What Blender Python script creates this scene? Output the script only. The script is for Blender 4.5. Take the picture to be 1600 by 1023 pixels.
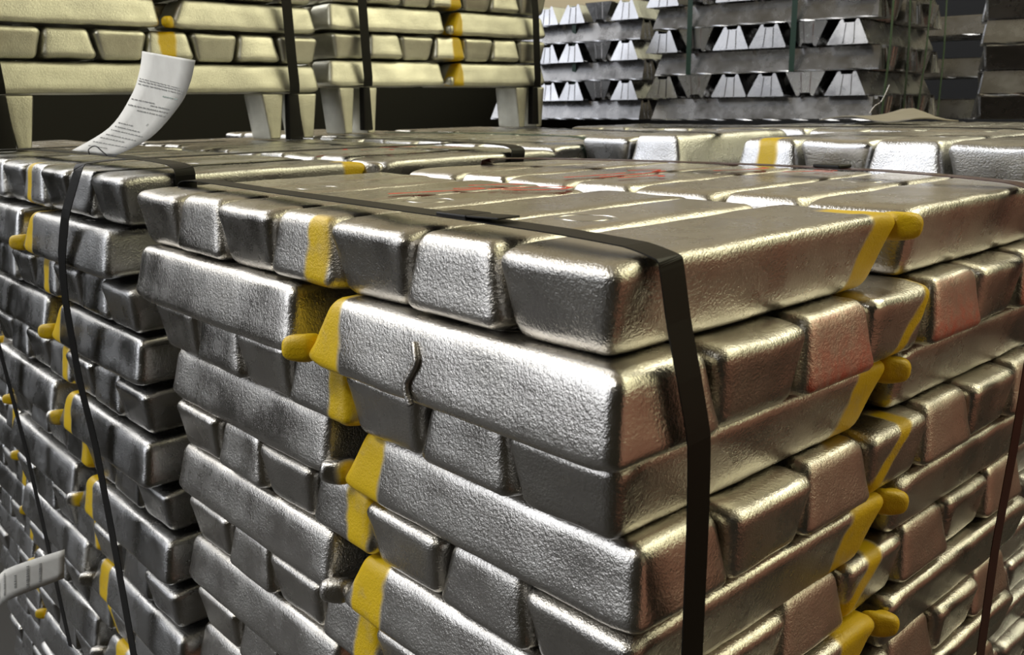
import bpy, bmesh, math, random
from mathutils import Vector, Matrix, noise

for o in list(bpy.data.objects):
    bpy.data.objects.remove(o, do_unlink=True)
C = bpy.context.scene.collection
sc = bpy.context.scene
Z0 = 1.95                      # height of the front stack's top above the floor

# ------------------------------------------------------------------ camera
F_PX, CX, CY, CZ, YAW, PITCH, ROLL = 1436.6, 0.4804, -0.5520, 0.1267, -0.8360, 0.2409, -0.0136
cam_d = bpy.data.cameras.new('camera'); cam = bpy.data.objects.new('camera', cam_d); C.objects.link(cam)
cam_d.sensor_fit = 'HORIZONTAL'; cam_d.sensor_width = 36.0; cam_d.lens = 36.0 * F_PX / 1600.0
cam_d.clip_start = 0.02; cam_d.clip_end = 60
fw = Vector((math.sin(YAW) * math.cos(PITCH), math.cos(YAW) * math.cos(PITCH), -math.sin(PITCH)))
r0 = Vector((math.cos(YAW), -math.sin(YAW), 0)); u0 = r0.cross(fw)
rr = r0 * math.cos(ROLL) + u0 * math.sin(ROLL); uu = -r0 * math.sin(ROLL) + u0 * math.cos(ROLL)
M = Matrix((rr, uu, -fw)).transposed().to_4x4(); M.translation = Vector((CX, CY, CZ + Z0))
cam.matrix_world = M
sc.camera = cam
cam_d.dof.use_dof = True; cam_d.dof.focus_distance = 1.25; cam_d.dof.aperture_fstop = 11.0

# ------------------------------------------------------------------ view + world
sc.view_settings.view_transform = 'Standard'; sc.view_settings.look = 'None'
sc.view_settings.gamma = 1.0; sc.view_settings.use_curve_mapping = False
sc.view_settings.exposure = 0.0

world = bpy.data.worlds.new('warehouse_light'); sc.world = world; world.use_nodes = True
wt = world.node_tree; wt.nodes.clear()
wo = wt.nodes.new('ShaderNodeOutputWorld'); bg = wt.nodes.new('ShaderNodeBackground')
tc = wt.nodes.new('ShaderNodeTexCoord')
wt.links.new(bg.outputs[0], wo.inputs[0])
# lobes of light in the hall: direction, inner cos, outer cos, colour
LOBES = [
    ((-0.56, -0.80, 0.34), 0.98, 0.915, (2.25, 2.32, 2.5)),      # open loading door, daylight
    ((-0.78, -0.18, 0.60), 0.975, 0.915, (4.2, 4.15, 4.1)),      # roof light over the left aisle
    ((0.26, 0.65, 0.72), 0.975, 0.90, (1.75, 1.68, 1.15)),         # lamps over the right aisle
    ((0.74, 0.55, 0.50), 0.975, 0.86, (1.40, 1.31, 0.80)),      # yellow-green lamps on the right
    ((-0.68, 0.62, 0.36), 0.95, 0.74, (0.42, 0.35, 0.225)),      # far end of the hall, warm
    ((0.0, 0.1, 1.0), 0.93, 0.55, (0.22, 0.185, 0.12)),          # ceiling
]
acc = None
base = wt.nodes.new('ShaderNodeRGB'); base.outputs[0].default_value = (0.022, 0.019, 0.013, 1)
acc = base.outputs[0]
nrm = wt.nodes.new('ShaderNodeVectorMath'); nrm.operation = 'NORMALIZE'; wt.links.new(tc.outputs['Generated'], nrm.inputs[0])
for d, ci, co, col in LOBES:
    dp = wt.nodes.new('ShaderNodeVectorMath'); dp.operation = 'DOT_PRODUCT'
    dp.inputs[1].default_value = Vector(d).normalized(); wt.links.new(nrm.outputs[0], dp.inputs[0])
    mr = wt.nodes.new('ShaderNodeMapRange'); mr.interpolation_type = 'SMOOTHSTEP'
    mr.inputs['From Min'].default_value = co; mr.inputs['From Max'].default_value = ci
    wt.links.new(dp.outputs['Value'], mr.inputs['Value'])
    sc_ = wt.nodes.new('ShaderNodeVectorMath'); sc_.operation = 'SCALE'; sc_.inputs[0].default_value = col
    wt.links.new(mr.outputs[0], sc_.inputs['Scale'])
    ad = wt.nodes.new('ShaderNodeVectorMath'); ad.operation = 'ADD'
    wt.links.new(acc, ad.inputs[0]); wt.links.new(sc_.outputs[0], ad.inputs[1]); acc = ad.outputs[0]
wt.links.new(acc, bg.inputs['Color']); bg.inputs['Strength'].default_value = 1.0

def area(name, loc, target, size, power, col):
    l = bpy.data.lights.new(name, 'AREA'); l.shape = 'RECTANGLE'; l.size, l.size_y = size; l.energy = power; l.color = col
    o = bpy.data.objects.new(name, l); C.objects.link(o); o.location = loc
    o.rotation_euler = (Vector(target) - Vector(loc)).to_track_quat('-Z', 'Y').to_euler(); return o
area('ceiling_lamp', (-1.2, -3.2, Z0 + 3.4), (-0.8, 0.5, Z0), (2.6, 0.5), 85, (1, 0.98, 0.92))
area('ceiling_lamp', (0.6, 3.4, Z0 + 2.8), (0.3, 1.0, Z0), (0.4, 2.4), 30, (1, 0.93, 0.68))

# ------------------------------------------------------------------ helpers
def tag(o, label=None, cat=None, group=None, kind=None):
    if label: o['label'] = label
    if cat: o['category'] = cat
    if group: o['group'] = group
    if kind: o['kind'] = kind
    return o

def mesh_obj(name, verts, faces, mat, parent=None, smooth=True):
    me = bpy.data.meshes.new(name); me.from_pydata([tuple(v) for v in verts], [], faces); me.update()
    if mat: me.materials.append(mat)
    if smooth:
        for p in me.polygons: p.use_smooth = True
    o = bpy.data.objects.new(name, me); C.objects.link(o)
    if parent: o.parent = parent
    return o

def rounded_box(a, b, c, r, sx, sy, sz):
    """grid samples of a rounded box, full dims a,b,c; sx.. lists of parameters -1..1. returns verts, faces"""
    def lin(d, n):
        inner = d / 2 - r
        core = [(-inner + 2 * inner * i / n) for i in range(n + 1)]
        arc = [d / 2 - r * (1 - t) for t in (0.42, 0.75, 1.0)]
        return [-x for x in reversed(arc)] + core + arc
    X, Y, Z = lin(a, sx), lin(b, sy), lin(c, sz)
    verts, faces, idx = [], [], {}
    def vid(x, y, z):
        k = (round(x, 6), round(y, 6), round(z, 6))
        if k not in idx:
            q = Vector((x, y, z)); cl = Vector((max(-a/2+r, min(a/2-r, x)), max(-b/2+r, min(b/2-r, y)), max(-c/2+r, min(c/2-r, z))))
            n = q - cl
            p = cl + n.normalized() * r if n.length > 1e-9 else q
            idx[k] = len(verts); verts.append(p)
        return idx[k]
    def quad(A, B, flip):
        faces.append(tuple(reversed(A)) if flip else tuple(A))
    for zi, fl in ((Z[0], True), (Z[-1], False)):
        for i in range(len(X)-1):
            for j in range(len(Y)-1):
                quad([vid(X[i],Y[j],zi), vid(X[i+1],Y[j],zi), vid(X[i+1],Y[j+1],zi), vid(X[i],Y[j+1],zi)], 0, fl)
    for yi, fl in ((Y[0], False), (Y[-1], True)):
        for i in range(len(X)-1):
            for j in range(len(Z)-1):
                quad([vid(X[i],yi,Z[j]), vid(X[i+1],yi,Z[j]), vid(X[i+1],yi,Z[j+1]), vid(X[i],yi,Z[j+1])], 0, fl)
    for xi, fl in ((X[0], True), (X[-1], False)):
        for i in range(len(Y)-1):
            for j in range(len(Z)-1):
                quad([vid(xi,Y[i],Z[j]), vid(xi,Y[i+1],Z[j]), vid(xi,Y[i+1],Z[j+1]), vid(xi,Y[i],Z[j+1])], 0, fl)
    return verts, faces

def ss(x, a, b):
    t = max(0.0, min(1.0, (x - a) / (b - a))); return t * t * (3 - 2 * t)

# ------------------------------------------------------------------ materials
def nd(t, typ, **kw):
    n = t.nodes.new(typ)
    for k, v in kw.items(): setattr(n, k, v)
    return n

def metal(name, stripes=(), base=(0.62, 0.595, 0.55), rough=0.25, bump=0.8, red=None, ring=True, grain=1.0):
    """stripes: list of (u axis xyz-vector, u0 at z=Z0, slope du/dz, half width, out axis vector, out limit) -> paint where out-coordinate < limit"""
    m = bpy.data.materials.new(name); m.use_nodes = True; t = m.node_tree; t.nodes.clear(); L = t.links.new
    out = nd(t, 'ShaderNodeOutputMaterial'); bs = nd(t, 'ShaderNodeBsdfPrincipled'); L(bs.outputs[0], out.inputs[0])
    tcn = nd(t, 'ShaderNodeTexCoord'); geo = nd(t, 'ShaderNodeNewGeometry'); oi = nd(t, 'ShaderNodeObjectInfo')
    # object coordinates shifted per object so that copies differ
    vs = nd(t, 'ShaderNodeVectorMath', operation='SCALE'); cx = nd(t, 'ShaderNodeCombineXYZ')
    for i in range(3): L(oi.outputs['Random'], cx.inputs[i])
    L(cx.outputs[0], vs.inputs[0]); vs.inputs['Scale'].default_value = 7.3
    co = nd(t, 'ShaderNodeVectorMath', operation='ADD'); L(tcn.outputs['Object'], co.inputs[0]); L(vs.outputs[0], co.inputs[1])
    def nz(scale, det=2.0, ro=0.5):
        n = nd(t, 'ShaderNodeTexNoise'); n.inputs['Scale'].default_value = scale; n.inputs['Detail'].default_value = det
        n.inputs['Roughness'].default_value = ro; L(co.outputs[0], n.inputs['Vector']); return n
    def mr(src, a, b, c, d, smooth=False):
        n = nd(t, 'ShaderNodeMapRange'); n.inputs['From Min'].default_value = a; n.inputs['From Max'].default_value = b
        n.inputs['To Min'].default_value = c; n.inputs['To Max'].default_value = d
        if smooth: n.interpolation_type = 'SMOOTHSTEP'
        L(src, n.inputs['Value']); return n.outputs[0]
    def mt(op, a, b=None):
        n = nd(t, 'ShaderNodeMath', operation=op)
        for i, v in enumerate((a, b)):
            if v is None: continue
            if isinstance(v, (int, float)): n.inputs[i].default_value = v
            else: L(v, n.inputs[i])
        return n.outputs[0]
    def mixc(f, a, b):
        n = nd(t, 'ShaderNodeMix', data_type='RGBA'); L(f, n.inputs[0])
        for i, v in ((6, a), (7, b)):
            if isinstance(v, tuple): n.inputs[i].default_value = (*v, 1)
            else: L(v, n.inputs[i])
        return n.outputs[2]
    def mixf(f, a, b):
        n = nd(t, 'ShaderNodeMix', data_type='FLOAT'); L(f, n.inputs[0])
        for i, v in ((2, a), (3, b)):
            if isinstance(v, (int, float)): n.inputs[i].default_value = v
            else: L(v, n.inputs[i])
        return n.outputs[0]
    big = nz(9, 3).outputs[0]; mid = nz(38, 4, 0.62).outputs[0]; fine = nz(270 * grain, 3, 0.6).outputs[0]; fine2 = nz(600 * grain, 2).outputs[0]
    dark = tuple(c * 0.90 for c in base)
    col = mixc(mr(mid, 0.35, 0.68, 0, 1), dark, base)
    val = mr(oi.outputs['Random'], 0, 1, 0.86, 1.08)
    hs = nd(t, 'ShaderNodeHueSaturation'); L(val, hs.inputs['Value']); L(col, hs.inputs['Color']); col = hs.outputs[0]
    rgh = mt('ADD', mr(big, 0.3, 0.7, rough - 0.04, rough + 0.08), mr(mid, 0.3, 0.7, -0.02, 0.03))
    met = 1.0
    mask = None
    if red is not None:      # red tint, spray paint on the second layer: (lower z, upper z) fade in world z, only on the +x faces
        sp = nd(t, 'ShaderNodeSeparateXYZ'); L(geo.outputs['Position'], sp.inputs[0])
        nx = nd(t, 'ShaderNodeSeparateXYZ'); L(geo.outputs['True Normal'], nx.inputs[0])
        f = mt('MULTIPLY', mr(nx.outputs[0], 0.55, 0.85, 0, 1, True), mr(sp.outputs[2], Z0 + red[0], Z0 + red[1], red[2], red[3], True))
        f = mt('MULTIPLY', f, mr(nz(60, 4, 0.7).outputs[0], 0.30, 0.62, 0.45, 1.0))
        col = mixc(f, col, ((0.50, 0.095, 0.065) if red[2] > 0.9 else (0.36, 0.085, 0.06))); rgh = mixf(f, rgh, 0.5); met = mixf(f, 1.0, 0.35)
    for (uax, uc, slope, hw, oax, olim, *saw) in stripes:
        d1 = nd(t, 'ShaderNodeVectorMath', operation='DOT_PRODUCT'); L(geo.outputs['Position'], d1.inputs[0]); d1.inputs[1].default_value = uax
        sp = nd(t, 'ShaderNodeSeparateXYZ'); L(geo.outputs['Position'], sp.inputs[0])
        u = mt('SUBTRACT', mt('SUBTRACT', d1.outputs['Value'], uc), mt('MULTIPLY', mt('SUBTRACT', sp.outputs[2], Z0), slope))
        if saw:
            fr = mt('FLOORED_MODULO', mt('SUBTRACT', sp.outputs[2], Z0 - 30 * 0.0887), 0.0887)
            u = mt('SUBTRACT', u, mt('MULTIPLY', mt('SUBTRACT', fr, 0.044), saw[0]))
        wob = nd(t, 'ShaderNodeTexNoise'); wob.inputs['Scale'].default_value = 14; L(geo.outputs['Position'], wob.inputs['Vector'])
        u = mt('ADD', u, mr(wob.outputs[0], 0.3, 0.7, -0.007, 0.007))
        f1 = mr(mt('ABSOLUTE', u), hw - 0.005, hw + 0.006, 1, 0, True)
        d2 = nd(t, 'ShaderNodeVectorMath', operation='DOT_PRODUCT'); L(geo.outputs['Position'], d2.inputs[0]); d2.inputs[1].default_value = oax
        f2 = mr(d2.outputs['Value'], olim, olim + 0.02, 1, 0, True)
        f = mt('MULTIPLY', mt('MULTIPLY', f1, f2), mr(mid, 0.25, 0.45, 0.8, 1.0))
        mask = f if mask is None else mt('MAXIMUM', mask, f)
    if mask is not None:
        col = mixc(mask, col, mixc(mid, (0.68, 0.45, 0.004), (0.80, 0.55, 0.010)))
        rgh = mixf(mask, rgh, 0.42); met = mixf(mask, met, 0.0)
    L(col, bs.inputs['Base Color']); L(rgh, bs.inputs['Roughness'])
    if isinstance(met, float): bs.inputs['Metallic'].default_value = met
    else: L(met, bs.inputs['Metallic'])
    # bumps: pebbled mould skin
    h = mt('ADD', mt('MULTIPLY', fine, 0.60), mt('ADD', mt('MULTIPLY', fine2, 0.25), mt('MULTIPLY', nz(60, 2, 0.5).outputs[0], 0.22)))
    amp = mr(big, 0.3, 0.7, 0.35, 1.0)
    if ring:     # stamped ring on the small face, about a third of the way along
        so = nd(t, 'ShaderNodeSeparateXYZ'); L(tcn.outputs['Object'], so.inputs[0])
        rx = mt('SUBTRACT', so.outputs[0], 0.205); rad = mt('SQRT', mt('ADD', mt('MULTIPLY', rx, rx), mt('MULTIPLY', so.outputs[1], so.outputs[1])))
        rg = mr(mt('ABSOLUTE', mt('SUBTRACT', rad, 0.030)), 0.0, 0.006, 1, 0, True)
        zf = mr(so.outputs[2], 0.004, 0.006, 1, 0)
        h = mt('ADD', h, mt('MULTIPLY', mt('MULTIPLY', rg, zf), -8.0))
    bp = nd(t, 'ShaderNodeBump'); bp.inputs['Distance'].default_value = 0.0025; L(mt('MULTIPLY', amp, bump), bp.inputs['Strength'])
    L(h, bp.inputs['Height']); L(bp.outputs[0], bs.inputs['Normal'])
    return m

def plain(name, col, rough=0.5, metallic=0.0, bump=0, scale=40, spec=0.5):
    m = bpy.data.materials.new(name); m.use_nodes = True; t = m.node_tree
    b = t.nodes['Principled BSDF']; b.inputs['Roughness'].default_value = rough; b.inputs['Metallic'].default_value = metallic
    b.inputs['Specular IOR Level'].default_value = spec
    n = t.nodes.new('ShaderNodeTexNoise'); n.inputs['Scale'].default_value = scale; n.inputs['Detail'].default_value = 4
    tcn = t.nodes.new('ShaderNodeTexCoord'); t.links.new(tcn.outputs['Object'], n.inputs['Vector'])
    mx = t.nodes.new('ShaderNodeMix'); mx.data_type = 'RGBA'; mx.inputs[6].default_value = tuple(c * 0.85 for c in col) + (1,); mx.inputs[7].default_value = tuple(min(1, c * 1.1) for c in col) + (1,)
    t.links.new(n.outputs[0], mx.inputs[0]); t.links.new(mx.outputs[2], b.inputs['Base Color'])
    if bump:
        bp = t.nodes.new('ShaderNodeBump'); bp.inputs['Strength'].default_value = bump; bp.inputs['Distance'].default_value = 0.002
        t.links.new(n.outputs[0], bp.inputs['Height']); t.links.new(bp.outputs[0], b.inputs['Normal'])
    return m

X3, Y3, Z3 = (1, 0, 0), (0, 1, 0), (0, 0, 1)
YA, YB = (0, 1, 0), (-1, 0, 0)
SA = (X3, -0.475, 0.0, 0.020, YA, 0.006)
SB = (X3, -0.462, 0.02, 0.024, YA, 0.045)
M_LUG2 = metal('part_painted_lug_metal', [(X3, -0.455, 0.02, 0.026, YA, 0.06), (Y3, 0.53, 0, 0.05, YB, 0.2), (X3, -1.645, -0.155, 0.05, YA, 0.06)])
M_FRONT = metal('cast_metal_front', [SA, (Y3, 0.462, 0.0, 0.046, YB, 0.07, 0.4)])
M_FRONT_E = metal('cast_metal_front_ends', [(X3, -0.437, 0.02, 0.034, YA, 0.045), (Y3, 0.535, 0.08, 0.016, YB, 0.035, 0.75)])
M_FRONT_LOW = metal('cast_metal_front_lower', [SB, (Y3, 0.462, 0.0, 0.046, YB, 0.07, 0.4)])
M_FRONT_RED = metal('cast_metal_front_sprayed', [], red=(-0.18, -0.10, 1.0, 0.45))
M_FRONT_RED2 = metal('cast_metal_front_tinted', [], red=(-0.8, -0.2, 0.30, 0.30))
M_LUG = metal('painted_lug_metal', [(X3, -0.49, 0, 0.040, YA, 0.05), (Y3, 0.53, 0, 0.05, YB, 0.2), (X3, -1.645, -0.155, 0.05, YA, 0.06)])
M_LEFT = metal('cast_metal_left', [(X3, -1.645, -0.155, 0.016, YA, 0.03), (Y3, 0.47, 0, 0.022, YB, 1.16)], base=(0.56, 0.555, 0.54))
M_LEFT_E = metal('cast_metal_left_notched', [(X3, -1.620, -0.155, 0.024, YA, 0.03)], base=(0.56, 0.555, 0.54))
M_LOW = metal('cast_metal_leftmost', [(X3, -2.66, 0, 0.02, YA, 0.2)], base=(0.56, 0.555, 0.54))
M_BACK = metal('cast_metal_back', [(X3, -0.579, 0, 0.020, YA, 1.165)], base=(0.66, 0.66, 0.66))
M_FAR = metal('cast_metal_far', [], base=(0.60, 0.59, 0.55))
M_G = metal('cast_metal_raised', [(Y3, 0.635, 0, 0.022, YB, 2.42), (Y3, 1.760, 0, 0.026, YB, 2.42)], base=(0.66, 0.65, 0.56), rough=0.42)
M_TBAR = metal('bright_bar_metal', [], base=(0.52, 0.52, 0.53), rough=0.24, bump=0.10, ring=False)
M_STRAP = plain('black_strapping', (0.008, 0.0077, 0.007), 0.45, spec=0.2)
M_STRAP_REFL = plain('strapping_red_reflection', (0.045, 0.008, 0.006), 0.30)  # reddish reflection on the far strap, put into its base colour
M_GREEN = plain('green_strapping', (0.012, 0.050, 0.030), 0.4)
M_GREEN2 = plain('pale_green_strapping', (0.07, 0.13, 0.07), 0.4)
M_PAPER = plain('white_paper', (0.93, 0.91, 0.86), 0.6)
M_INK = plain('grey_ink', (0.36, 0.36, 0.35), 0.7)
M_INKG = plain('green_grey_ink', (0.42, 0.50, 0.46), 0.7)
M_WIRE = plain('dark_wire', (0.03, 0.03, 0.03), 0.4, 0.6)
M_RED = plain('red_marker_paint', (0.60, 0.05, 0.02), 0.6, scale=150)
M_SEAM = metal('rough_seam_metal', [], rough=0.3, bump=1.0, ring=False)
M_CARD = plain('tan_board', (0.30, 0.27, 0.21), 0.6, scale=12)
M_FLOOR = plain('concrete_floor', (0.012, 0.0105, 0.008), 0.55, bump=0.3, scale=6)
M_WALL = plain('dark_cladding', (0.006, 0.006, 0.005), 0.6, scale=3)
M_REFLECTOR = plain('red_brown_reflector', (0.34, 0.16, 0.10), 0.6, scale=3)

# ------------------------------------------------------------------ room
def slab(name, lo, hi, mat, label=None):
    vs = [(x, y, z) for x in (lo[0], hi[0]) for y in (lo[1], hi[1]) for z in (lo[2], hi[2])]
    fs = [(0,1,3,2), (4,6,7,5), (0,4,5,1), (2,3,7,6), (0,2,6,4), (1,5,7,3)]
    o = mesh_obj(name, vs, fs, mat, smooth=False); tag(o, label, kind='structure'); return o
slab('floor', (-9, -5, -0.1), (5, 9, 0), M_FLOOR, 'grey concrete warehouse floor under the ingot stacks')
slab('wall_back', (-9, 8.9, 0), (5, 9.0, 3.3), M_WALL, 'dark wall at the back of the warehouse')
slab('wall_left', (-9, -5, 0), (-8.9, 8.9, 3.3), M_WALL, 'dark wall on the left of the warehouse')
slab('red_reflector', (1.9, -0.2, 0), (2.0, 8.9, 2.17), M_REFLECTOR, 'low red-brown reflector added out of view on the right')  # unseen reflector, added so the right faces mirror something reddish

# ------------------------------------------------------------------ ingot
WT, WN, HI = 0.155, 0.119, 0.088
LEN = {1: 0.504, 0: 0.508}       # the lugged ingots are a little shorter in the body
def ingot_mesh(name, seed, slant, h=HI):
    """long along +x from the outer end (0) to the inner end (LI); small face down at z=0, broad face up at z=h"""
    r = 0.0165
    LI = LEN[slant]
    v, f = rounded_box(LI, WT, h, r, 26, 8, 4)
    rnd = random.Random(seed); off = Vector((rnd.random() * 50, rnd.random() * 50, rnd.random() * 50))
    vs = []
    for p in v:
        x, y, z = p.x + LI / 2, p.y, p.z + h / 2
        k = 1 - z / h                                   # 1 at the small face
        y *= 1 - k * (1 - WN / WT)
        e0, e1 = 0.014, (0.047 if slant else 0.010)
        tx = x / LI
        x = e0 * k + tx * (LI - e0 * k - e1 * k)
        n1 = noise.noise_vector(Vector((x, y, z)) * 14 + off) * 0.0016
        n2 = noise.noise_vector(Vector((x, y, z)) * 45 + off) * 0.0006
        q = Vector((x, y, z)) + n1 + n2
        up = ss(z, h * 0.55, h)
        dend = min(x, LI - x)
        q.z -= up * 0.0035 * (1 - ss(dend, 0.0, 0.045))           # broad face falls away at the ends
        q.z -= up * 0.0015 * (1 - min(1, (2 * y / WT) ** 2))
        q.z -= up * 0.0035 * ss(abs(y), WT * 0.36, WT * 0.5) * (1 - ss(dend, 0.0, 0.05))
        q.z = max(0.0, min(h, q.z))
        vs.append(q)
    me = bpy.data.meshes.new(name); me.from_pydata([tuple(q) for q in vs], [], f); me.update()
    for p in me.polygons: p.use_smooth = True
    return me
MESH = {}
for s in (0, 1):
    MESH[s] = [ingot_mesh('ingot', 11 + 7 * i + 100 * s, s) for i in range(4)]
def with_mat(me, mat, cache={}):
    k = (me.name, mat.name)
    if k not in cache:
        m2 = me.copy(); m2.materials.clear(); m2.materials.append(mat); cache[k] = m2
    return cache[k]
def lug_mesh():
    v, f = rounded_box(0.037, 0.036, 0.035, 0.0135, 4, 3, 3)
    out = []
    for p in v:
        q = p.copy(); t = ss(q.x, -0.016, 0.006)
        q.y += 0.013 * t; q.z *= 1.08 - 0.18 * t
        out.append(q + noise.noise_vector(p * 60) * 0.0012)
    me = bpy.data.meshes.new('lug'); me.from_pydata([tuple(q) for q in out], [], f); me.update()
    for p in me.polygons: p.use_smooth = True
    return me
LUG = lug_mesh()

ORD = ['zeroth', 'top', 'second', 'third', 'fourth', 'fifth', 'sixth', 'seventh', 'eighth', 'ninth', 'tenth', 'eleventh', 'twelfth', 'thirteenth', 'fourteenth', 'fifteenth', 'sixteenth', 'seventeenth', 'eighteenth', 'nineteenth', 'twentieth']
NTH = ['zeroth', 'first', 'second', 'third', 'fourth', 'fifth', 'sixth', 'seventh']
# ingots buried inside the stacks or out of frame, which the photograph shows nothing of
BURIED = {5: {811, 821, 831, 911, 921, 931, 941, 1011, 1021, 1031, 1041, 1051, 1061, 1110, 1131, 1141, 1151, 1161, 1171, 1210, 1251, 1261, 1271}, 9: {221, 231, 241, 251, 261, 271, 421, 431, 621, 631, 821, 831, 1021, 1031, 1111, 1221, 1231, 1311, 1321, 1331, 1341, 1411, 1421, 1431, 1511, 1521, 1531, 1541, 1551, 1561}, 21: {110, 221, 231, 241, 271, 441, 451, 631, 641, 651, 721, 831, 841, 851, 921, 1031, 1041, 1051, 1121, 1241, 1251, 1321, 1411, 1421, 1431, 1441, 1451}, 31: {110, 120, 210, 211}, 41: {111, 121}, 43: {111, 121, 131}, 53: {311, 321, 331, 341, 351, 361, 371, 410, 411, 511, 521, 531, 541, 551, 561, 571, 711, 721, 731, 741, 751, 761, 771, 911, 921, 931, 961, 971, 1111, 1121, 1171, 1311, 1321, 1331, 1511, 1521, 1531, 1711, 1721, 1731, 1811, 1911, 1921, 1931, 1941, 2011}, 61: {151, 161, 170, 171, 370}, 67: {170, 370}}
KEY = {}
def outside(m, margin=0.07):      # wholly outside the photographed frame: not built
    v = cam.matrix_world.inverted()
    q = [v @ (m @ Vector(c)) for c in ((0, -.08, 0), (0, .08, 0), (0, 0, HI), (LEN[0], -.08, 0), (LEN[0], .08, 0), (LEN[0], 0, HI))]
    xs = [(p.x / -p.z) * F_PX / 1600 for p in q if p.z < -0.05]; ys = [(p.y / -p.z) * F_PX / 1600 for p in q if p.z < -0.05]
    return not xs or max(xs) < -0.5 - margin or min(xs) > 0.5 + margin or max(ys) < -0.32 - margin or min(ys) > 0.32 + margin
def bundle(where, origin, rot, hp, layers, keep, mat, odd_wide_first=True, offs={}, pitch=0.1455, jit=0.0035, group=None, seed=1,
           faceA='left face', faceB='right face', matfn=None, lugs=True, hidden=(), lugmat=None):
    """layer l=1 is the top. odd layers run along local y (ends on face A), even layers along local x (ends on face B)"""
    rnd = random.Random(seed)
    R = Matrix.Translation(Vector((origin[0], origin[1], Z0 + origin[2]))) @ Matrix.Rotation(math.radians(rot), 4, 'Z')
    S = 6 * pitch + WT + 0.016
    made = {}
    for l in layers:
        yrun = (l % 2 == 1)
        ox, oy = offs.get(l, (0, 0))
        for k in range(1, 8):
            wide = (k % 2 == 1) if yrun else (k % 2 == 0)     # broad face up?
            for near in (True, False):
                jx, jy, ja, mi, dz = rnd.uniform(-jit, jit), rnd.uniform(-jit, jit) * 0.4, rnd.uniform(-0.4, 0.4), rnd.randrange(4), rnd.uniform(0, 0.0015)
                if not keep(l, yrun, k, near) or (l, k, near) in hidden or l * 100 + k * 10 + near in BURIED.get(seed, ()): continue
                lug = lugs and near and (k == 1)
                cpos = WT / 2 + (k - 1) * pitch
                me = MESH[1 if near else 0][mi]
                mm = (matfn(l, yrun, k, near) if matfn else None) or mat
                o = bpy.data.objects.new('metal_ingot', with_mat(me, mm)); C.objects.link(o)
                if yrun:
                    base = Matrix.Translation(Vector((-cpos + ox + jy, (jx if near else S - jx) + oy, 0))) @ Matrix.Rotation(math.radians((90 if near else -90) + ja * 0.4), 4, 'Z')
                else:
                    base = Matrix.Translation(Vector(((jx if near else -S - jx) + ox, cpos + oy + jy, 0))) @ Matrix.Rotation(math.radians((180 if near else 0) + ja * 0.4), 4, 'Z')
                zb = -l * hp
                if wide: Mx = Matrix.Translation(Vector((0, 0, zb))) @ base
                else: Mx = Matrix.Translation(Vector((0, 0, zb + HI))) @ base @ Matrix.Rotation(math.pi, 4, 'X')
                o.matrix_world = R @ Mx
                if l > 2 and outside(R @ Mx): bpy.data.objects.remove(o); continue
                KEY[o.name] = (seed, l, k, int(near))
                face, other = (faceA, faceB) if yrun else (faceB, faceA)
                wn = 'broad-topped' if wide else 'narrow-topped'
                if k == 1 and near: pos = f'grey metal corner ingot along the {other}'
                elif k == 1: pos = f'grey ingot past the notch on the {other}'
                elif near: pos = f'{wn} ingot end, {NTH[k]} from the corner, {face}'
                else: pos = f'rear-half ingot, {NTH[k]} row from the {other}'
                tag(o, f'{pos}, {ORD[l]} layer, {where}', 'ingot', group)
                if lug:
                    lg = bpy.data.objects.new('lug', with_mat(LUG, (lugmat or mm) if l <= 2 or yrun or where != 'front stack' else M_LUG2)); C.objects.link(lg); lg.parent = o
                    outs = -1 if yrun else 1
                    if not wide: outs = -outs
                    lg.location = (LEN[1] + 0.006, outs * (WT / 2 - 0.0155), HI - 0.0195)
                    if outs < 0: lg.scale = (1, -1, 1)
                made[(l, k, near)] = o
    return made

# front stack ---------------------------------------------------------
front_offs = {1: (-0.001, -0.006), 2: (0.021, -0.028), 3: (-0.005, 0.006), 4: (0.012, 0.018), 5: (0.002, 0.024), 6: (-0.006, 0.018), 7: (0.0, 0.028), 8: (-0.008, 0.02), 9: (-0.005, 0.03), 10: (-0.01, 0.025), 11: (-0.01, 0.03)}
def keep_front(l, yrun, k, near): return l <= 2 or near or k == 1
def mat_front(l, yrun, k, near):
    if not yrun and near and k % 2 == 1 and k > 1:
        return M_FRONT_RED if l == 2 else M_FRONT_RED2
    if not yrun: return M_FRONT_E
    if l > 1: return M_FRONT_LOW
front = bundle('front stack', (0, 0, 0), 0, 0.0887, range(1, 13), keep_front, M_FRONT, lugmat=M_LUG, offs=front_offs, group='ingots of the front stack', seed=5, matfn=mat_front)

# left stack ----------------------------------------------------------
left_offs = {1: (-0.005, 0.005), 2: (-0.05, -0.02), 3: (-0.01, 0.005), 4: (-0.01, 0.0), 5: (-0.01, 0.01), 6: (-0.005, -0.012), 7: (0.005, 0.02), 8: (0.02, 0.0), 9: (0.02, 0.01), 10: (0.03, 0.0), 11: (0.03, 0.01), 12: (0.03, 0), 13: (0.03, 0.01), 14: (0.03, 0.0)}
def keep_left(l, yrun, k, near):
    if l == 1: return True
    if l == 2: return k == 1 or near
    if yrun: return near
    return k == 1 or (near and k <= 3)
left = bundle('left stack', (-1.10, -0.005, 0.022), 0, 0.0955, range(1, 16), keep_left, M_LEFT, matfn=lambda l, y, k, n: None if y else M_LEFT_E, lugmat=M_LUG, offs=left_offs, group='ingots of the left stack', seed=9)

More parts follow.
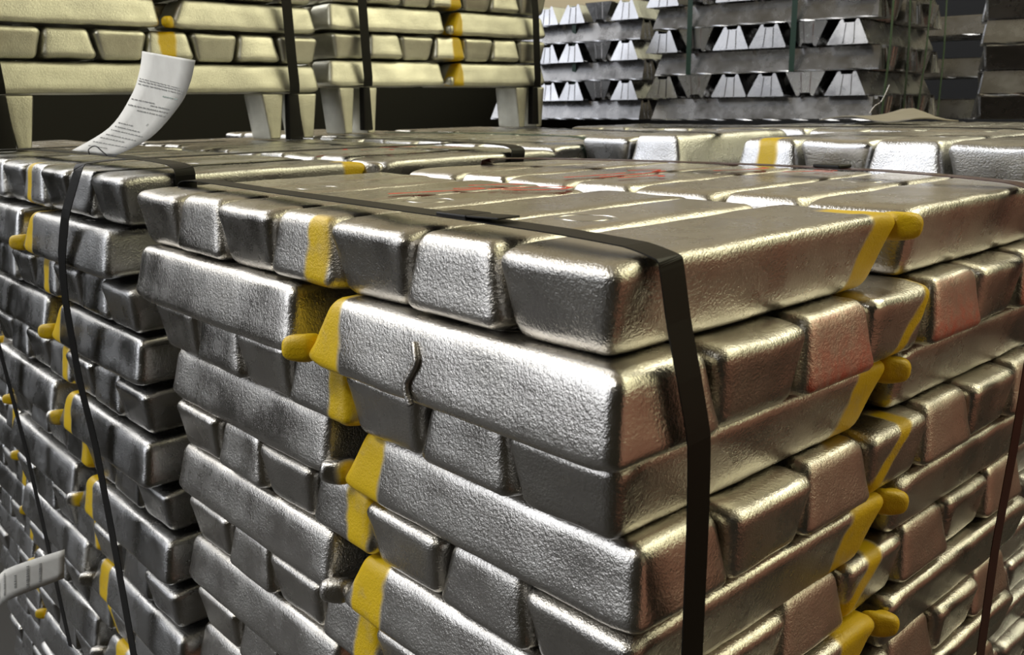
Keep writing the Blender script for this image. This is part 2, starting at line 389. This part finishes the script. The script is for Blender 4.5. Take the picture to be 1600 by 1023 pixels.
# stack behind the front stack, fifth ingot of its top layer missing ----
def keep_back(l, yrun, k, near):
    if l == 1: return True
    if l == 2: return k == 1 or near
    return near and k <= (2 if yrun else 5)
back = bundle('back right stack', (-0.065, 1.10, 0.052), 0, 0.0895, range(1, 15), keep_back, M_BACK, group='ingots of the stack behind the front one', seed=21, jit=0.006, hidden={(1, 5, True)})
for k_, dz_ in ((4, -0.018), (7, -0.028)):
    back[(1, k_, True)].location.z += dz_ * 0.2
for k_ in (7,):
    pass

# stack behind the left one, and the tops of the rows farther back --------
def top_only(l, yrun, k, near): return l == 1 or (k == 1) or (near and k == 2)
behind_left = bundle('back left stack', (-1.115, 1.035, 0.030), 0, 0.0955, range(1, 3), lambda l, y, k, n: l == 1 or k == 1, M_BACK, group='ingots of the stack behind the left one', seed=31)
far_mid = bundle('far centre stack', (-1.10, 2.12, 0.030), 0, 0.09, range(1, 2), lambda l, y, k, n: n, M_FAR, group='ingots of the far centre stack', seed=41)
far_right = bundle('far right stack', (-0.05, 2.18, 0.045), 0, 0.09, range(1, 2), lambda l, y, k, n: n, M_FAR, group='ingots of the far right stack', seed=43)
under_a = bundle('stack under the upper left', (-2.22, 0.10, 0.012), 0, 0.09, range(1, 2), lambda l, y, k, n: k <= 4 or n, M_FAR, group='ingots under the upper left stack', seed=47)
under_b = bundle('stack under the upper middle', (-2.22, 1.20, 0.020), 0, 0.09, range(1, 2), lambda l, y, k, n: k <= 4 or n, M_FAR, group='ingots under the upper middle stack', seed=48)
# leftmost stack, low in the bottom left corner
left_low = bundle('leftmost low stack', (-2.17, 0.13, -0.03), 0, 0.0955, range(3, 21), lambda l, y, k, n: n and (y or k == 1) if y else (k == 1), M_LOW, group='ingots of the leftmost stack', seed=53)

# raised stacks on feet ----------------------------------------------------
def keep_raised(l, yrun, k, near): return (yrun and near) or (not yrun and k <= 2) or (yrun and k == 7)
raised_a = bundle('upper left stack', (-2.36, 1.155, 0.165 + 4 * 0.0945), 90, 0.0945, range(1, 5), keep_raised, M_G, group='ingots of the upper left stack', seed=61, faceA='front', faceB='far side', jit=0.005)
raised_b = bundle('upper middle stack', (-2.36, 2.235, 0.186 + 4 * 0.0935), 90, 0.0935, range(1, 5), keep_raised, M_G, group='ingots of the upper middle stack', seed=67, faceA='front', faceB='far side', jit=0.005)

def foot(y, zlo, ztop, wtop, wbot, label, x0=-2.375, depth=0.46):
    h = ztop - zlo; v, f = rounded_box(depth, wtop, h, 0.008, 4, 3, 4); vs = []
    for p in v:
        k = 0.5 - p.z / h
        vs.append((x0 - depth / 2 + p.x, y + p.y * (1 - k * (1 - wbot / wtop)), Z0 + zlo + h / 2 + p.z))
    o = mesh_obj('foot_block', vs, f, M_G); tag(o, label, 'foot block', 'metal feet under the raised stacks'); return o
for ys_, ztop, zlo, nm in (((0.07, 0.20, 0.975, 1.10), 0.163, 0.014, 'the upper left stack'), ((1.262, 1.358, 2.10, 2.198), 0.184, 0.022, 'the upper middle stack')):
    for y_, w in zip(ys_, ('leftmost', 'second', 'third', 'rightmost')):
        foot(y_, zlo, ztop, 0.084 if 'left' in nm else 0.068, 0.038 if 'left' in nm else 0.03, f'{w} tapered metal foot holding up {nm}', depth=0.13)

# ------------------------------------------------------------------ bright bars (far right)
def bar_mesh(seed, length):
    # trapezoid section, broad base at z=0, channel along the narrow top; grooved ends
    prof = [(-0.074, 0.0), (0.074, 0.0), (0.075, 0.006), (0.035, 0.087), (0.032, 0.090), (0.025, 0.090), (0.020, 0.078), (-0.020, 0.078), (-0.025, 0.090), (-0.032, 0.090), (-0.035, 0.087), (-0.075, 0.006)]
    n = 24; vs, fs = [], []
    rnd = random.Random(seed)
    for i in range(n + 1):
        t = i / n; x = t * length
        for (y, z) in prof:
            inset = 0.011 * (z / 0.09)
            xx = inset + t * (length - 2 * inset)
            w = 0.0025 * math.sin(x * 55 + seed) if z < 0.001 else 0.0003 * math.sin(x * 40)
            vs.append((xx, y + (w if y > 0 else -w), max(0, z + noise.noise(Vector((x * 9, y * 9, seed))) * 0.0006)))
    m = len(prof)
    for i in range(n):
        for j in range(m):
            a, b = i * m + j, i * m + (j + 1) % m
            fs.append((a, a + m, b + m, b))
    # end caps with a raised web down the middle of each end
    for e, base, s in ((0, 0, -1), (1, n * m, 1)):
        ring_ = list(range(base, base + m))
        c = [base + 6, base + 7, base + 8, base + 9, base + 10, base + 11, base + 0, base + 1, base + 2, base + 3, base + 4, base + 5]
        fs.append(tuple(c if e else reversed(c)))
        xs = 0.0 if e == 0 else length
        for yc, wv in ((-0.020, 0.007), (0.020, 0.007)):
            i0 = len(vs)
            for z in (0.004, 0.076):
                ins = 0.011 * (z / 0.09); xb = ins if e == 0 else length - ins
                for dy, dx in ((-wv, -s * 0.004), (-wv * 0.4, s * 0.0035), (wv * 0.4, s * 0.0035), (wv, -s * 0.004)):
                    vs.append((xb + dx, yc * (1 - 0.25 * z / 0.09) + dy, z))
            for q in range(3):
                A = (i0 + q, i0 + q + 1, i0 + 4 + q + 1, i0 + 4 + q)
                fs.append(A if e else tuple(reversed(A)))
    me = bpy.data.meshes.new('ribbed_bar'); me.from_pydata(vs, [], fs); me.update(); me.materials.append(M_TBAR)
    return me
BARS = [bar_mesh(3, 0.93), bar_mesh(8, 0.93)]
def bar_stack(where, origin, rot, rows, group, seed, pitch=0.0925, keep=lambda r, a, k: True, left_inset=0.0, right_inset=0.08, all_long=False, fA='left face', fB='right face', namefn=None):
    """rows from the bottom: even rows lie along local x (long sides on face A), odd rows along local y (ends on face A)"""
    rnd = random.Random(seed); R = Matrix.Translation(Vector((origin[0], origin[1], Z0 + origin[2]))) @ Matrix.Rotation(math.radians(rot), 4, 'Z')
    pat = [1, 0, 1, 1, 0, 1] if not all_long else [1, 0]         # 1 = narrow top, 0 = turned over
    for r in range(rows):
        alongx = all_long or r % 2 == 0
        for k in range(6):
            jx = rnd.uniform(-0.012, 0.012); mi = rnd.randrange(2)
            if not keep(r, alongx, k): continue
            up = pat[k] if not all_long else (r + k) % 2
            o = bpy.data.objects.new('ribbed_bar', BARS[mi]); C.objects.link(o)
            if alongx:
                base = Matrix.Translation(Vector((-0.93 + jx, 0.077 + 0.158 * k, 0)))
            else:
                base = Matrix.Translation(Vector((-right_inset - 0.03 - k * 0.156, jx * 0.5, 0))) @ Matrix.Rotation(math.pi / 2, 4, 'Z')
            z = r * pitch
            Mx = Matrix.Translation(Vector((0, 0, z))) @ base if up else Matrix.Translation(Vector((0, 0, z + 0.0905))) @ base @ Matrix.Rotation(math.pi, 4, 'X')
            o.matrix_world = R @ Mx
            rn = ['bottom', 'second', 'third', 'fourth', 'fifth', 'sixth', 'seventh', 'eighth'][r]
            if alongx: ps = 'long bar across the front' if k == 0 else f'{NTH[k+1]} long bar back'
            else: ps = f'{NTH[k+1]} grooved bar end from the right'
            tag(o, f'{ps}, {rn} row, {where}', 'metal bar', group)
bar_stack('bright upper right stack', (-1.215, 2.80, 0.040), 10, 6, 'bars of the bright upper right stack', 71, keep=lambda r, a, k: True)
bar_stack('bright upper centre stack', (-2.46, 2.95, 0.035), 9, 6, 'bars of the bright upper centre stack', 73, keep=lambda r, a, k: (a and k < 2) or (not a and k <= 3), right_inset=0.06, fA='front')
bar_stack('strapped stack behind the bright one', (-1.08, 3.95, 0.02), 10, 6, 'bars of the strapped stack behind', 79, keep=lambda r, a, k: (a and k < 3) or (not a and k == 0), fA='front')
bar_stack('bar stack at right edge', (-0.15, 3.60, 0.035), 25, 6, 'bars of the right edge stack', 83, keep=lambda r, a, k: k < 2, fA='front', all_long=True)

# ------------------------------------------------------------------ straps
def ribbon(name, pts, wdir, w, mat, label, cat='strap', t=0.0012, group=None, sub=6, ups=None, parent=None):
    """flat band through pts (bundle metres, z relative to the stack top); wdir = width direction"""
    P = [Vector((p[0], p[1], p[2])) for p in pts]
    Q = []
    for i in range(len(P) - 1):
        a, b, c, d = P[max(i-1, 0)], P[i], P[i+1], P[min(i+2, len(P)-1)]
        for s in range(sub):
            u = s / sub
            lin_ = b.lerp(c, u)
            cr = 0.5 * ((2*b) + (-a+c)*u + (2*a-5*b+4*c-d)*u*u + (-a+3*b-3*c+d)*u*u*u)
            Q.append(lin_ * 0.55 + cr * 0.45)
    Q.append(P[-1])
    wd = Vector(wdir).normalized(); vs, fs = [], []
    for i, q in enumerate(Q):
        tg = (Q[min(i+1, len(Q)-1)] - Q[max(i-1, 0)]).normalized()
        wv = (wd - tg * wd.dot(tg)).normalized(); n = tg.cross(wv).normalized()
        for a, b in ((-0.5, -0.5), (0.5, -0.5), (0.5, 0.5), (-0.5, 0.5)):
            vs.append(q + wv * (a * w) + n * (b * t) + Vector((0, 0, Z0)))
    for i in range(len(Q) - 1):
        for j in range(4):
            a, b = i * 4 + j, i * 4 + (j + 1) % 4
            fs.append((a, b, b + 4, a + 4))
    e = (len(Q) - 1) * 4
    fs += [(3, 2, 1, 0), (e, e+1, e+2, e+3)]
    o = mesh_obj(name, vs, fs, mat, parent, smooth=False)
    if label: tag(o, label, cat, group)
    return o
# strap over the front of the front stack and down its right face
s1 = ribbon('packing_strap', [(-1.020, 0.085, -0.25), (-1.016, 0.080, -0.06), (-1.008, 0.078, 0.004), (-0.95, 0.078, 0.011), (-0.70, 0.080, 0.008), (-0.45, 0.068, 0.009), (-0.27, 0.058, 0.010), (-0.12, 0.054, 0.009),
    (-0.03, 0.053, 0.006), (0.006, 0.053, -0.001), (0.0095, 0.054, -0.010), (0.016, 0.057, -0.055), (0.026, 0.061, -0.105), (0.034, 0.067, -0.16), (0.033, 0.071, -0.24), (0.030, 0.074, -0.38), (0.028, 0.075, -0.60), (0.026, 0.075, -0.9)],
    (0, 1, 0), 0.032, M_STRAP, 'black strap over the front edge of the front stack and down its right face', sub=5)
def rbox(name, dims, r, mat, loc, rz=0, ry=0, parent=None, rx=0):
    v, f = rounded_box(*dims, r, 3, 3, 2)
    Mx = Matrix.Translation(Vector(loc) + Vector((0, 0, Z0))) @ Matrix.Rotation(rz, 4, 'Z') @ Matrix.Rotation(ry, 4, 'Y') @ Matrix.Rotation(rx, 4, 'X')
    return mesh_obj(name, [Mx @ p for p in v], f, mat, parent)
rbox('seal', (0.050, 0.036, 0.0055), 0.002, M_STRAP, (-0.268, 0.058, 0.0125), parent=s1)
rbox('strap_tail', (0.055, 0.030, 0.002), 0.0009, M_STRAP, (-0.222, 0.056, 0.0145), ry=-0.03, parent=s1)
s2 = ribbon('packing_strap', [(-1.02, 0.72, -0.12), (-1.01, 0.73, 0.004), (-0.95, 0.76, 0.012), (-0.70, 0.82, 0.014), (-0.45, 0.86, 0.014), (-0.22, 0.87, 0.013), (-0.10, 0.865, 0.010), (-0.02, 0.86, 0.006), (0.015, 0.855, -0.002), (0.019, 0.85, -0.012),
    (0.030, 0.838, -0.10), (0.041, 0.838, -0.18), (0.034, 0.838, -0.38), (0.026, 0.838, -0.54), (0.024, 0.836, -0.72), (0.022, 0.83, -0.95)],
    (0, 1, 0), 0.034, M_STRAP_REFL, 'dark strap with painted red reflection down the far end of the front stack right face', sub=5)
rbox('seal', (0.050, 0.036, 0.0055), 0.002, M_STRAP, (-0.30, 0.868, 0.017), rz=-0.1, parent=s2)
# left stack: two straps down the left face, one across its top
s3 = ribbon('packing_strap', [(-1.30, 0.95, 0.030), (-1.30, 0.60, 0.031), (-1.295, 0.30, 0.032), (-1.285, 0.06, 0.032), (-1.272, 0.0, 0.028), (-1.268, -0.012, 0.012), (-1.30, -0.03, -0.06), (-1.343, -0.034, -0.143), (-1.356, -0.034, -0.23), (-1.342, -0.032, -0.38), (-1.30, -0.030, -0.512), (-1.267, -0.028, -0.73), (-1.239, -0.028, -0.915), (-1.22, -0.028, -1.08)],
    (1, 0, 0), 0.040, M_STRAP, 'black strap running down the left stack, right of its yellow stripe', sub=5)
s4 = ribbon('packing_strap', [(-1.97, 0.60, 0.031), (-1.97, 0.04, 0.032), (-1.975, -0.002, 0.026), (-1.98, -0.02, -0.02), (-1.97, -0.034, -0.25), (-1.937, -0.032, -0.428), (-1.838, -0.030, -0.663), (-1.769, -0.028, -0.905), (-1.70, -0.028, -1.133)],
    (1, 0, 0), 0.034, M_STRAP, 'black strap running down the left stack, left of its yellow stripe', sub=5)
s5 = ribbon('packing_strap', [(-2.08, 0.11, 0.028), (-1.9, 0.11, 0.031), (-1.5, 0.11, 0.0335), (-1.2, 0.11, 0.031), (-1.125, 0.11, 0.028), (-1.100, 0.112, 0.022), (-1.0965, 0.113, 0.010), (-1.104, 0.113, -0.030), (-1.112, 0.113, -0.068)],
    (0, 1, 0), 0.036, M_STRAP, 'black strap across the front of the left stack top, folded over its edge', sub=5)
s6 = ribbon('packing_strap', [(-2.08, 0.90, 0.028), (-1.9, 0.90, 0.031), (-1.5, 0.90, 0.0335), (-1.2, 0.90, 0.031), (-1.125, 0.90, 0.028), (-1.100, 0.90, 0.022), (-1.0965, 0.90, 0.010), (-1.104, 0.895, -0.030), (-1.112, 0.89, -0.068)],
    (0, 1, 0), 0.040, M_STRAP, 'black strap across the far end of the left stack top', sub=5)
s7 = ribbon('packing_strap', [(-2.0, 1.17, 0.037), (-1.5, 1.17, 0.0405), (-1.2, 1.165, 0.039), (-1.135, 1.160, 0.036), (-1.115, 1.160, 0.030), (-1.1115, 1.160, 0.018), (-1.118, 1.178, -0.02), (-1.125, 1.196, -0.060)],
    (0, 1, 0), 0.036, M_GREEN, 'dark green strap folded over the edge of the stack behind the left one', sub=5)
s8 = ribbon('packing_strap', [(-1.02, 1.26, 0.060), (-0.7, 1.30, 0.064), (-0.4, 1.33, 0.066), (-0.2, 1.35, 0.064), (-0.09, 1.36, 0.058), (-0.062, 1.36, 0.045), (-0.060, 1.36, 0.0)],
    (0, 1, 0), 0.032, M_STRAP, 'black strap across the top of the stack behind the front one', sub=5)
ribbon('packing_strap', [(-1.9, 1.60, 0.038), (-1.6, 1.55, 0.041), (-1.14, 1.52, 0.037)], (0, 1, 0), 0.034, M_STRAP, 'thin black strap lying across the stack behind the left one', sub=4)
# straps of the raised stacks: down the front, widening sleeve between the feet
for (yy, stk, nm) in ((0.135, 0, 'left end of the upper left stack'), (1.03, 0, 'right end of the upper left stack'), (1.322, 1, 'left end of the upper middle stack'), (2.150, 1, 'right end of the upper middle stack')):
    zt, zb = (0.55, 0.163) if stk == 0 else (0.57, 0.185)
    s = ribbon('packing_strap', [(-2.345, yy - 0.01, zt), (-2.342, yy, zt - 0.1), (-2.340, yy + 0.004, zb + 0.12), (-2.342, yy + 0.010, zb + 0.03), (-2.350, yy + 0.012, zb)], (0, 1, 0), 0.036, M_STRAP, f'black vertical strap at the {nm}', sub=4)
    v, f = rounded_box(0.03, 0.046 if stk == 0 else 0.034, 0.150, 0.004, 2, 2, 3)
    vs = [Vector((-2.375 + p.x, yy + 0.014 + p.y * (1.0 - 0.35 * (p.z / 0.15)), Z0 + zb - 0.077 + p.z)) for p in v]
    mesh_obj('strap_sleeve', vs, f, M_STRAP, s)
# green straps on the bright bar stack
Rb = Matrix.Translation(Vector((-1.215, 2.80, 0.040))) @ Matrix.Rotation(math.radians(10), 4, 'Z')
def gstrap(lx, ztop, zbot, label, mat=M_GREEN, w=0.022):
    pts = [Rb @ Vector((lx, -0.014, z)) for z in (ztop, (ztop + zbot) / 2, zbot)]
    ribbon('bar_strap', pts, Rb.to_3x3() @ Vector((1, 0, 0)), w, mat, label, sub=2)
gstrap(-0.755, 0.56, 0.185, 'dark green vertical strap, left one on the bright upper right stack')
gstrap(-0.315, 0.56, 0.185, 'dark green vertical strap, right one on the bright upper right stack')
for i, (a, b) in enumerate(((0.10, 0.07), (0.30, 0.36), (0.62, 0.56), (0.86, 0.90))):
    pts = [Rb @ Vector((0.012, a, 0.56)), Rb @ Vector((0.014, (a + b) / 2 + 0.02, 0.28)), Rb @ Vector((0.012, b, 0.0))]
    ribbon('bar_strap', pts, Rb.to_3x3() @ Vector((0, 1, 0)), 0.024, M_GREEN2, f'{["first","second","third","fourth"][i]} pale green strap from the corner, right face of the bright bar stack', sub=3)
pts = [(-2.86, 2.91, z) for z in (0.58, 0.3, 0.12)]
ribbon('bar_strap', pts, (1, 0, 0), 0.026, M_GREEN, 'dark green vertical strap on the bright upper centre stack', sub=2)

# ------------------------------------------------------------------ paper tags
def sheet(name, A, B, mat, label, n=6, thick=0.0004):
    """A, B = lists of matching rail points"""
    def cr(L, u):
        m = len(L) - 1; s = min(int(u * m), m - 1); v = u * m - s
        a, b, c, d = (Vector(L[max(s-1, 0)]), Vector(L[s]), Vector(L[s+1]), Vector(L[min(s+2, m)]))
        return 0.5 * ((2*b) + (-a+c)*v + (2*a-5*b+4*c-d)*v*v + (-a+3*b-3*c+d)*v*v*v)
    N = (len(A) - 1) * n; vs, fs = [], []
    for i in range(N + 1):
        for j in range(5):
            vs.append(cr(A, i / N).lerp(cr(B, i / N), j / 4) + Vector((0, 0, Z0)))
    for i in range(N):
        for j in range(4):
            a = i * 5 + j; fs.append((a, a + 1, a + 6, a + 5))
    o = mesh_obj(name, vs, fs, mat)
    sm = o.modifiers.new('thickness', 'SOLIDIFY'); sm.thickness = thick; sm.offset = 0
    tag(o, label, 'tag')
    return o, (lambda u, w: cr(A, u).lerp(cr(B, u), w) + Vector((0, 0, Z0)))
tA = [(-1.647, 0.10, 0.037), (-1.406, 0.10, 0.087), (-1.272, 0.10, 0.146), (-1.219, 0.10, 0.189), (-1.198, 0.10, 0.221)]
tB = [(-1.39, 0.10, 0.0335), (-1.202, 0.10, 0.072), (-1.063, 0.10, 0.127), (-1.012, 0.10, 0.162), (-0.984, 0.10, 0.197)]
# the tag stands on the left stack beside its strap and leans over to the right
def shrink(L, c=(-1.40, 0.10, 0.03), k=1.0): return [tuple(c[i] + (p[i] - c[i]) * k for i in range(3)) for p in L]
tg, fn = sheet('paper_tag', tA, tB, M_PAPER, 'white paper tag curling up from the strap on top of the left stack')
def text_line(fn, u, w0, w1, du, mat, parent, rnd, side=1, off=0.0012):
    # a row of small printed dashes following the paper
    w = w0; vs, fs = [], []
    nrm_ = (fn(u, 1) - fn(u, 0)).cross(fn(min(1, u + 0.02), 0.5) - fn(u, 0.5)).normalized() * off * side
    while w < w1:
        ln = rnd.uniform(0.02, 0.07)
        i0 = len(vs)
        for (a, b) in ((u, w), (u, min(w1, w + ln)), (u + du, min(w1, w + ln)), (u + du, w)):
            vs.append(fn(a, b) + nrm_)
        fs.append((i0, i0+1, i0+2, i0+3)); w += ln + rnd.uniform(0.008, 0.03)
    if vs: return vs, fs
    return [], []
def printing(fn, lines, parent, mat, side, seed=3, name='printed_text'):
    rnd = random.Random(seed); V, Fc = [], []
    for (u, a, b, du) in lines:
        v, f = text_line(fn, u, a, b, du, mat, parent, rnd, side); k = len(V); V += v; Fc += [tuple(q + k for q in x) for x in f]
    o = mesh_obj(name, V, Fc, mat, parent, smooth=False); return o
camdir = Vector((CX, CY, CZ + Z0))
def side_of(fn):
    n = (fn(.5, 1) - fn(.5, 0)).cross(fn(.52, .5) - fn(.5, .5)); return 1 if n.dot(camdir - fn(.5, .5)) > 0 else -1
sd = side_of(fn)
printing(fn, [(0.665, 0.05, 0.85, 0.010), (0.640, 0.05, 0.95, 0.012), (0.610, 0.05, 0.95, 0.012)], tg, M_INK, sd, 3)
printing(fn, [(0.545, 0.62, 0.92, 0.012)], tg, M_INKG, sd, 4)
printing(fn, [(0.475, 0.05, 0.55, 0.009), (0.455, 0.5, 0.9, 0.009), (0.430, 0.05, 0.9, 0.009), (0.405, 0.3, 0.9, 0.008), (0.30, 0.1, 0.45, 0.008), (0.27, 0.1, 0.7, 0.008), (0.24, 0.1, 0.85, 0.008), (0.20, 0.12, 0.85, 0.008), (0.17, 0.1, 0.7, 0.008), (0.13, 0.1, 0.9, 0.008), (0.09, 0.15, 0.6, 0.008)], tg, M_INK, sd, 5)
printing(fn, [(0.325, 0.70, 0.715, 0.016)], tg, M_INK, sd, 6)
def tube(name, pts, r, mat, parent=None, label=None, cat=None, seg=6):
    P = [Vector(p) for p in pts]; Q = []
    for i in range(len(P) - 1):
        a, b, c, d = P[max(i-1, 0)], P[i], P[i+1], P[min(i+2, len(P)-1)]
        for s in range(6):
            u = s / 6; Q.append(0.5 * ((2*b) + (-a+c)*u + (2*a-5*b+4*c-d)*u*u + (-a+3*b-3*c+d)*u*u*u))
    Q.append(P[-1]); vs, fs = [], []
    for i, q in enumerate(Q):
        tg_ = (Q[min(i+1, len(Q)-1)] - Q[max(i-1, 0)]).normalized(); a = tg_.orthogonal().normalized(); b = tg_.cross(a)
        for s in range(seg):
            th = 2 * math.pi * s / seg; vs.append(q + a * r * math.cos(th) + b * r * math.sin(th) + Vector((0, 0, Z0)))
    for i in range(len(Q) - 1):
        for s in range(seg):
            fs.append((i*seg+s, i*seg+(s+1) % seg, (i+1)*seg+(s+1) % seg, (i+1)*seg+s))
    o = mesh_obj(name, vs, fs, mat, parent)
    if label: tag(o, label, cat)
    return o
tube('tie_wire', [(-1.49, 0.085, 0.034), (-1.475, 0.080, 0.045), (-1.45, 0.085, 0.052), (-1.43, 0.09, 0.042), (-1.42, 0.095, 0.034)], 0.0012, M_WIRE, tg)
t2A = [(-1.546, -0.13, -0.801), (-1.713, -0.13, -0.892), (-1.873, -0.13, -0.989), (-2.069, -0.13, -1.10)]
t2B = [(-1.587, -0.13, -0.889), (-1.765, -0.13, -0.995), (-1.943, -0.13, -1.100), (-2.105, -0.13, -1.19)]
tg2, fn2 = sheet('paper_tag', [(-1.50, -0.06, -0.79), *t2A[1:]], [(-1.54, -0.06, -0.875), *t2B[1:]], M_PAPER, 'white paper tag sticking out at the bottom left edge, below the left stack')
printing(fn2, [(0.14, 0.2, 0.8, 0.012), (0.20, 0.15, 0.85, 0.014), (0.27, 0.3, 0.7, 0.012), (0.36, 0.1, 0.8, 0.02), (0.45, 0.3, 0.8, 0.02)], tg2, M_INK, side_of(fn2), 8)

# ------------------------------------------------------------------ red handwriting on the top of the front stack
def strokes(parent, lst, z, width=0.012, name='red_marking'):
    if len(lst) > 1: strokes(parent, lst[1:], z, width, name)
    vs, fs = [], []
    for pts in [lst[0]]:
        P = [Vector((p[0], p[1], z)) for p in pts]; Q = []
        for i in range(len(P) - 1):
            a, b, c, d = P[max(i-1, 0)], P[i], P[i+1], P[min(i+2, len(P)-1)]
            for s in range(5):
                u = s / 5; Q.append(0.5 * ((2*b) + (-a+c)*u + (2*a-5*b+4*c-d)*u*u + (-a+3*b-3*c+d)*u*u*u))
        Q.append(P[-1]); k = len(vs)
        for i, q in enumerate(Q):
            tg_ = (Q[min(i+1, len(Q)-1)] - Q[max(i-1, 0)]).normalized(); w = Vector((-tg_.y, tg_.x, 0)) * width * (0.4 + 0.15 * math.sin(i * 1.7))
            vs += [q + w + Vector((0, 0, Z0)), q - w + Vector((0, 0, Z0))]
            if i: fs.append((k + 2*i - 2, k + 2*i - 1, k + 2*i + 1, k + 2*i))
    o = mesh_obj(name, vs, fs, M_RED, smooth=False)
    if parent:
        o.parent = parent; o.matrix_parent_inverse = parent.matrix_world.inverted()
    return o
bpy.context.view_layer.update()
strokes(front[(1, 5, True)], [[(-0.61, 0.20), (-0.585, 0.27), (-0.565, 0.33), (-0.58, 0.34), (-0.60, 0.31)], [(-0.625, 0.36), (-0.60, 0.40), (-0.572, 0.43)]], 0.0020)
strokes(front[(1, 4, True)], [[(-0.545, 0.33), (-0.525, 0.38), (-0.50, 0.42), (-0.475, 0.43), (-0.465, 0.40), (-0.49, 0.36), (-0.525, 0.34)]], 0.0030)
strokes(front[(1, 5, False)], [[(-0.615, 0.56), (-0.60, 0.64), (-0.60, 0.70)], [(-0.57, 0.60), (-0.565, 0.70), (-0.575, 0.78)], [(-0.63, 0.74), (-0.60, 0.79), (-0.57, 0.74)]], 0.0020)
strokes(front[(1, 4, False)], [[(-0.53, 0.60), (-0.51, 0.68), (-0.49, 0.66)], [(-0.50, 0.82), (-0.48, 0.86), (-0.46, 0.92), (-0.48, 0.94)]], 0.0030)
strokes(front[(1, 3, False)], [[(-0.40, 0.88), (-0.37, 0.92), (-0.33, 0.93)], [(-0.38, 0.95), (-0.34, 0.96)]], 0.0020)
for k_, dy in ((3, 0.0), (2, 0.06)):
    strokes(left[(1, k_, False)], [[(-1.42 + 0.10 * (3 - k_), 0.56 + dy), (-1.39 + 0.10 * (3 - k_), 0.62 + dy), (-1.36 + 0.10 * (3 - k_), 0.60 + dy)], [(-1.41 + 0.10 * (3 - k_), 0.68 + dy), (-1.37 + 0.10 * (3 - k_), 0.74 + dy), (-1.35 + 0.10 * (3 - k_), 0.80 + dy)]], 0.0245)

# torn casting seam on the long corner ingot of the second layer
corner2 = front[(2, 1, True)]
sv = tube('cast_seam', [(-0.262, -0.016, -0.112), (-0.256, -0.0195, -0.120), (-0.252, -0.022, -0.130), (-0.258, -0.024, -0.141), (-0.264, -0.0265, -0.152), (-0.262, -0.0285, -0.163), (-0.255, -0.0285, -0.174)], 0.0038, M_SEAM)
sv.parent = corner2; sv.matrix_parent_inverse = corner2.matrix_world.inverted()
tag(sv, 'torn, shiny casting seam')

# tan board with a wire, lying on the stack behind
bv, bf = [], []
bp_ = [(-0.98, 2.06), (-0.80, 2.02), (-0.66, 2.00), (-0.95, 1.72), (-0.80, 1.70), (-0.62, 1.74)]
for j in range(7):
    for i in range(9):
        u, v = i / 8, j / 6
        x = -0.96 + 0.27 * u + 0.03 * v; y = 1.98 + 0.24 * v
        z = 0.060 + 0.026 * math.exp(-((u - 0.42) ** 2) / 0.06) * (0.35 + 0.65 * v) + 0.006 * math.sin(7 * u + 4 * v)
        bv.append((x, y, Z0 + z))
for j in range(6):
    for i in range(8):
        a = j * 9 + i; bf.append((a, a + 1, a + 10, a + 9))
bo = mesh_obj('crumpled_board', bv, bf, M_CARD, smooth=False)
sm = bo.modifiers.new('thickness', 'SOLIDIFY'); sm.thickness = 0.003; sm.offset = 1
tag(bo, 'creased tan board lying on the stack behind, below the bright bars', 'board')
tube('wire_end', [(-0.87, 2.10, 0.078), (-0.86, 2.11, 0.10), (-0.845, 2.12, 0.115), (-0.83, 2.13, 0.160)], 0.0015, M_SEAM, bo)
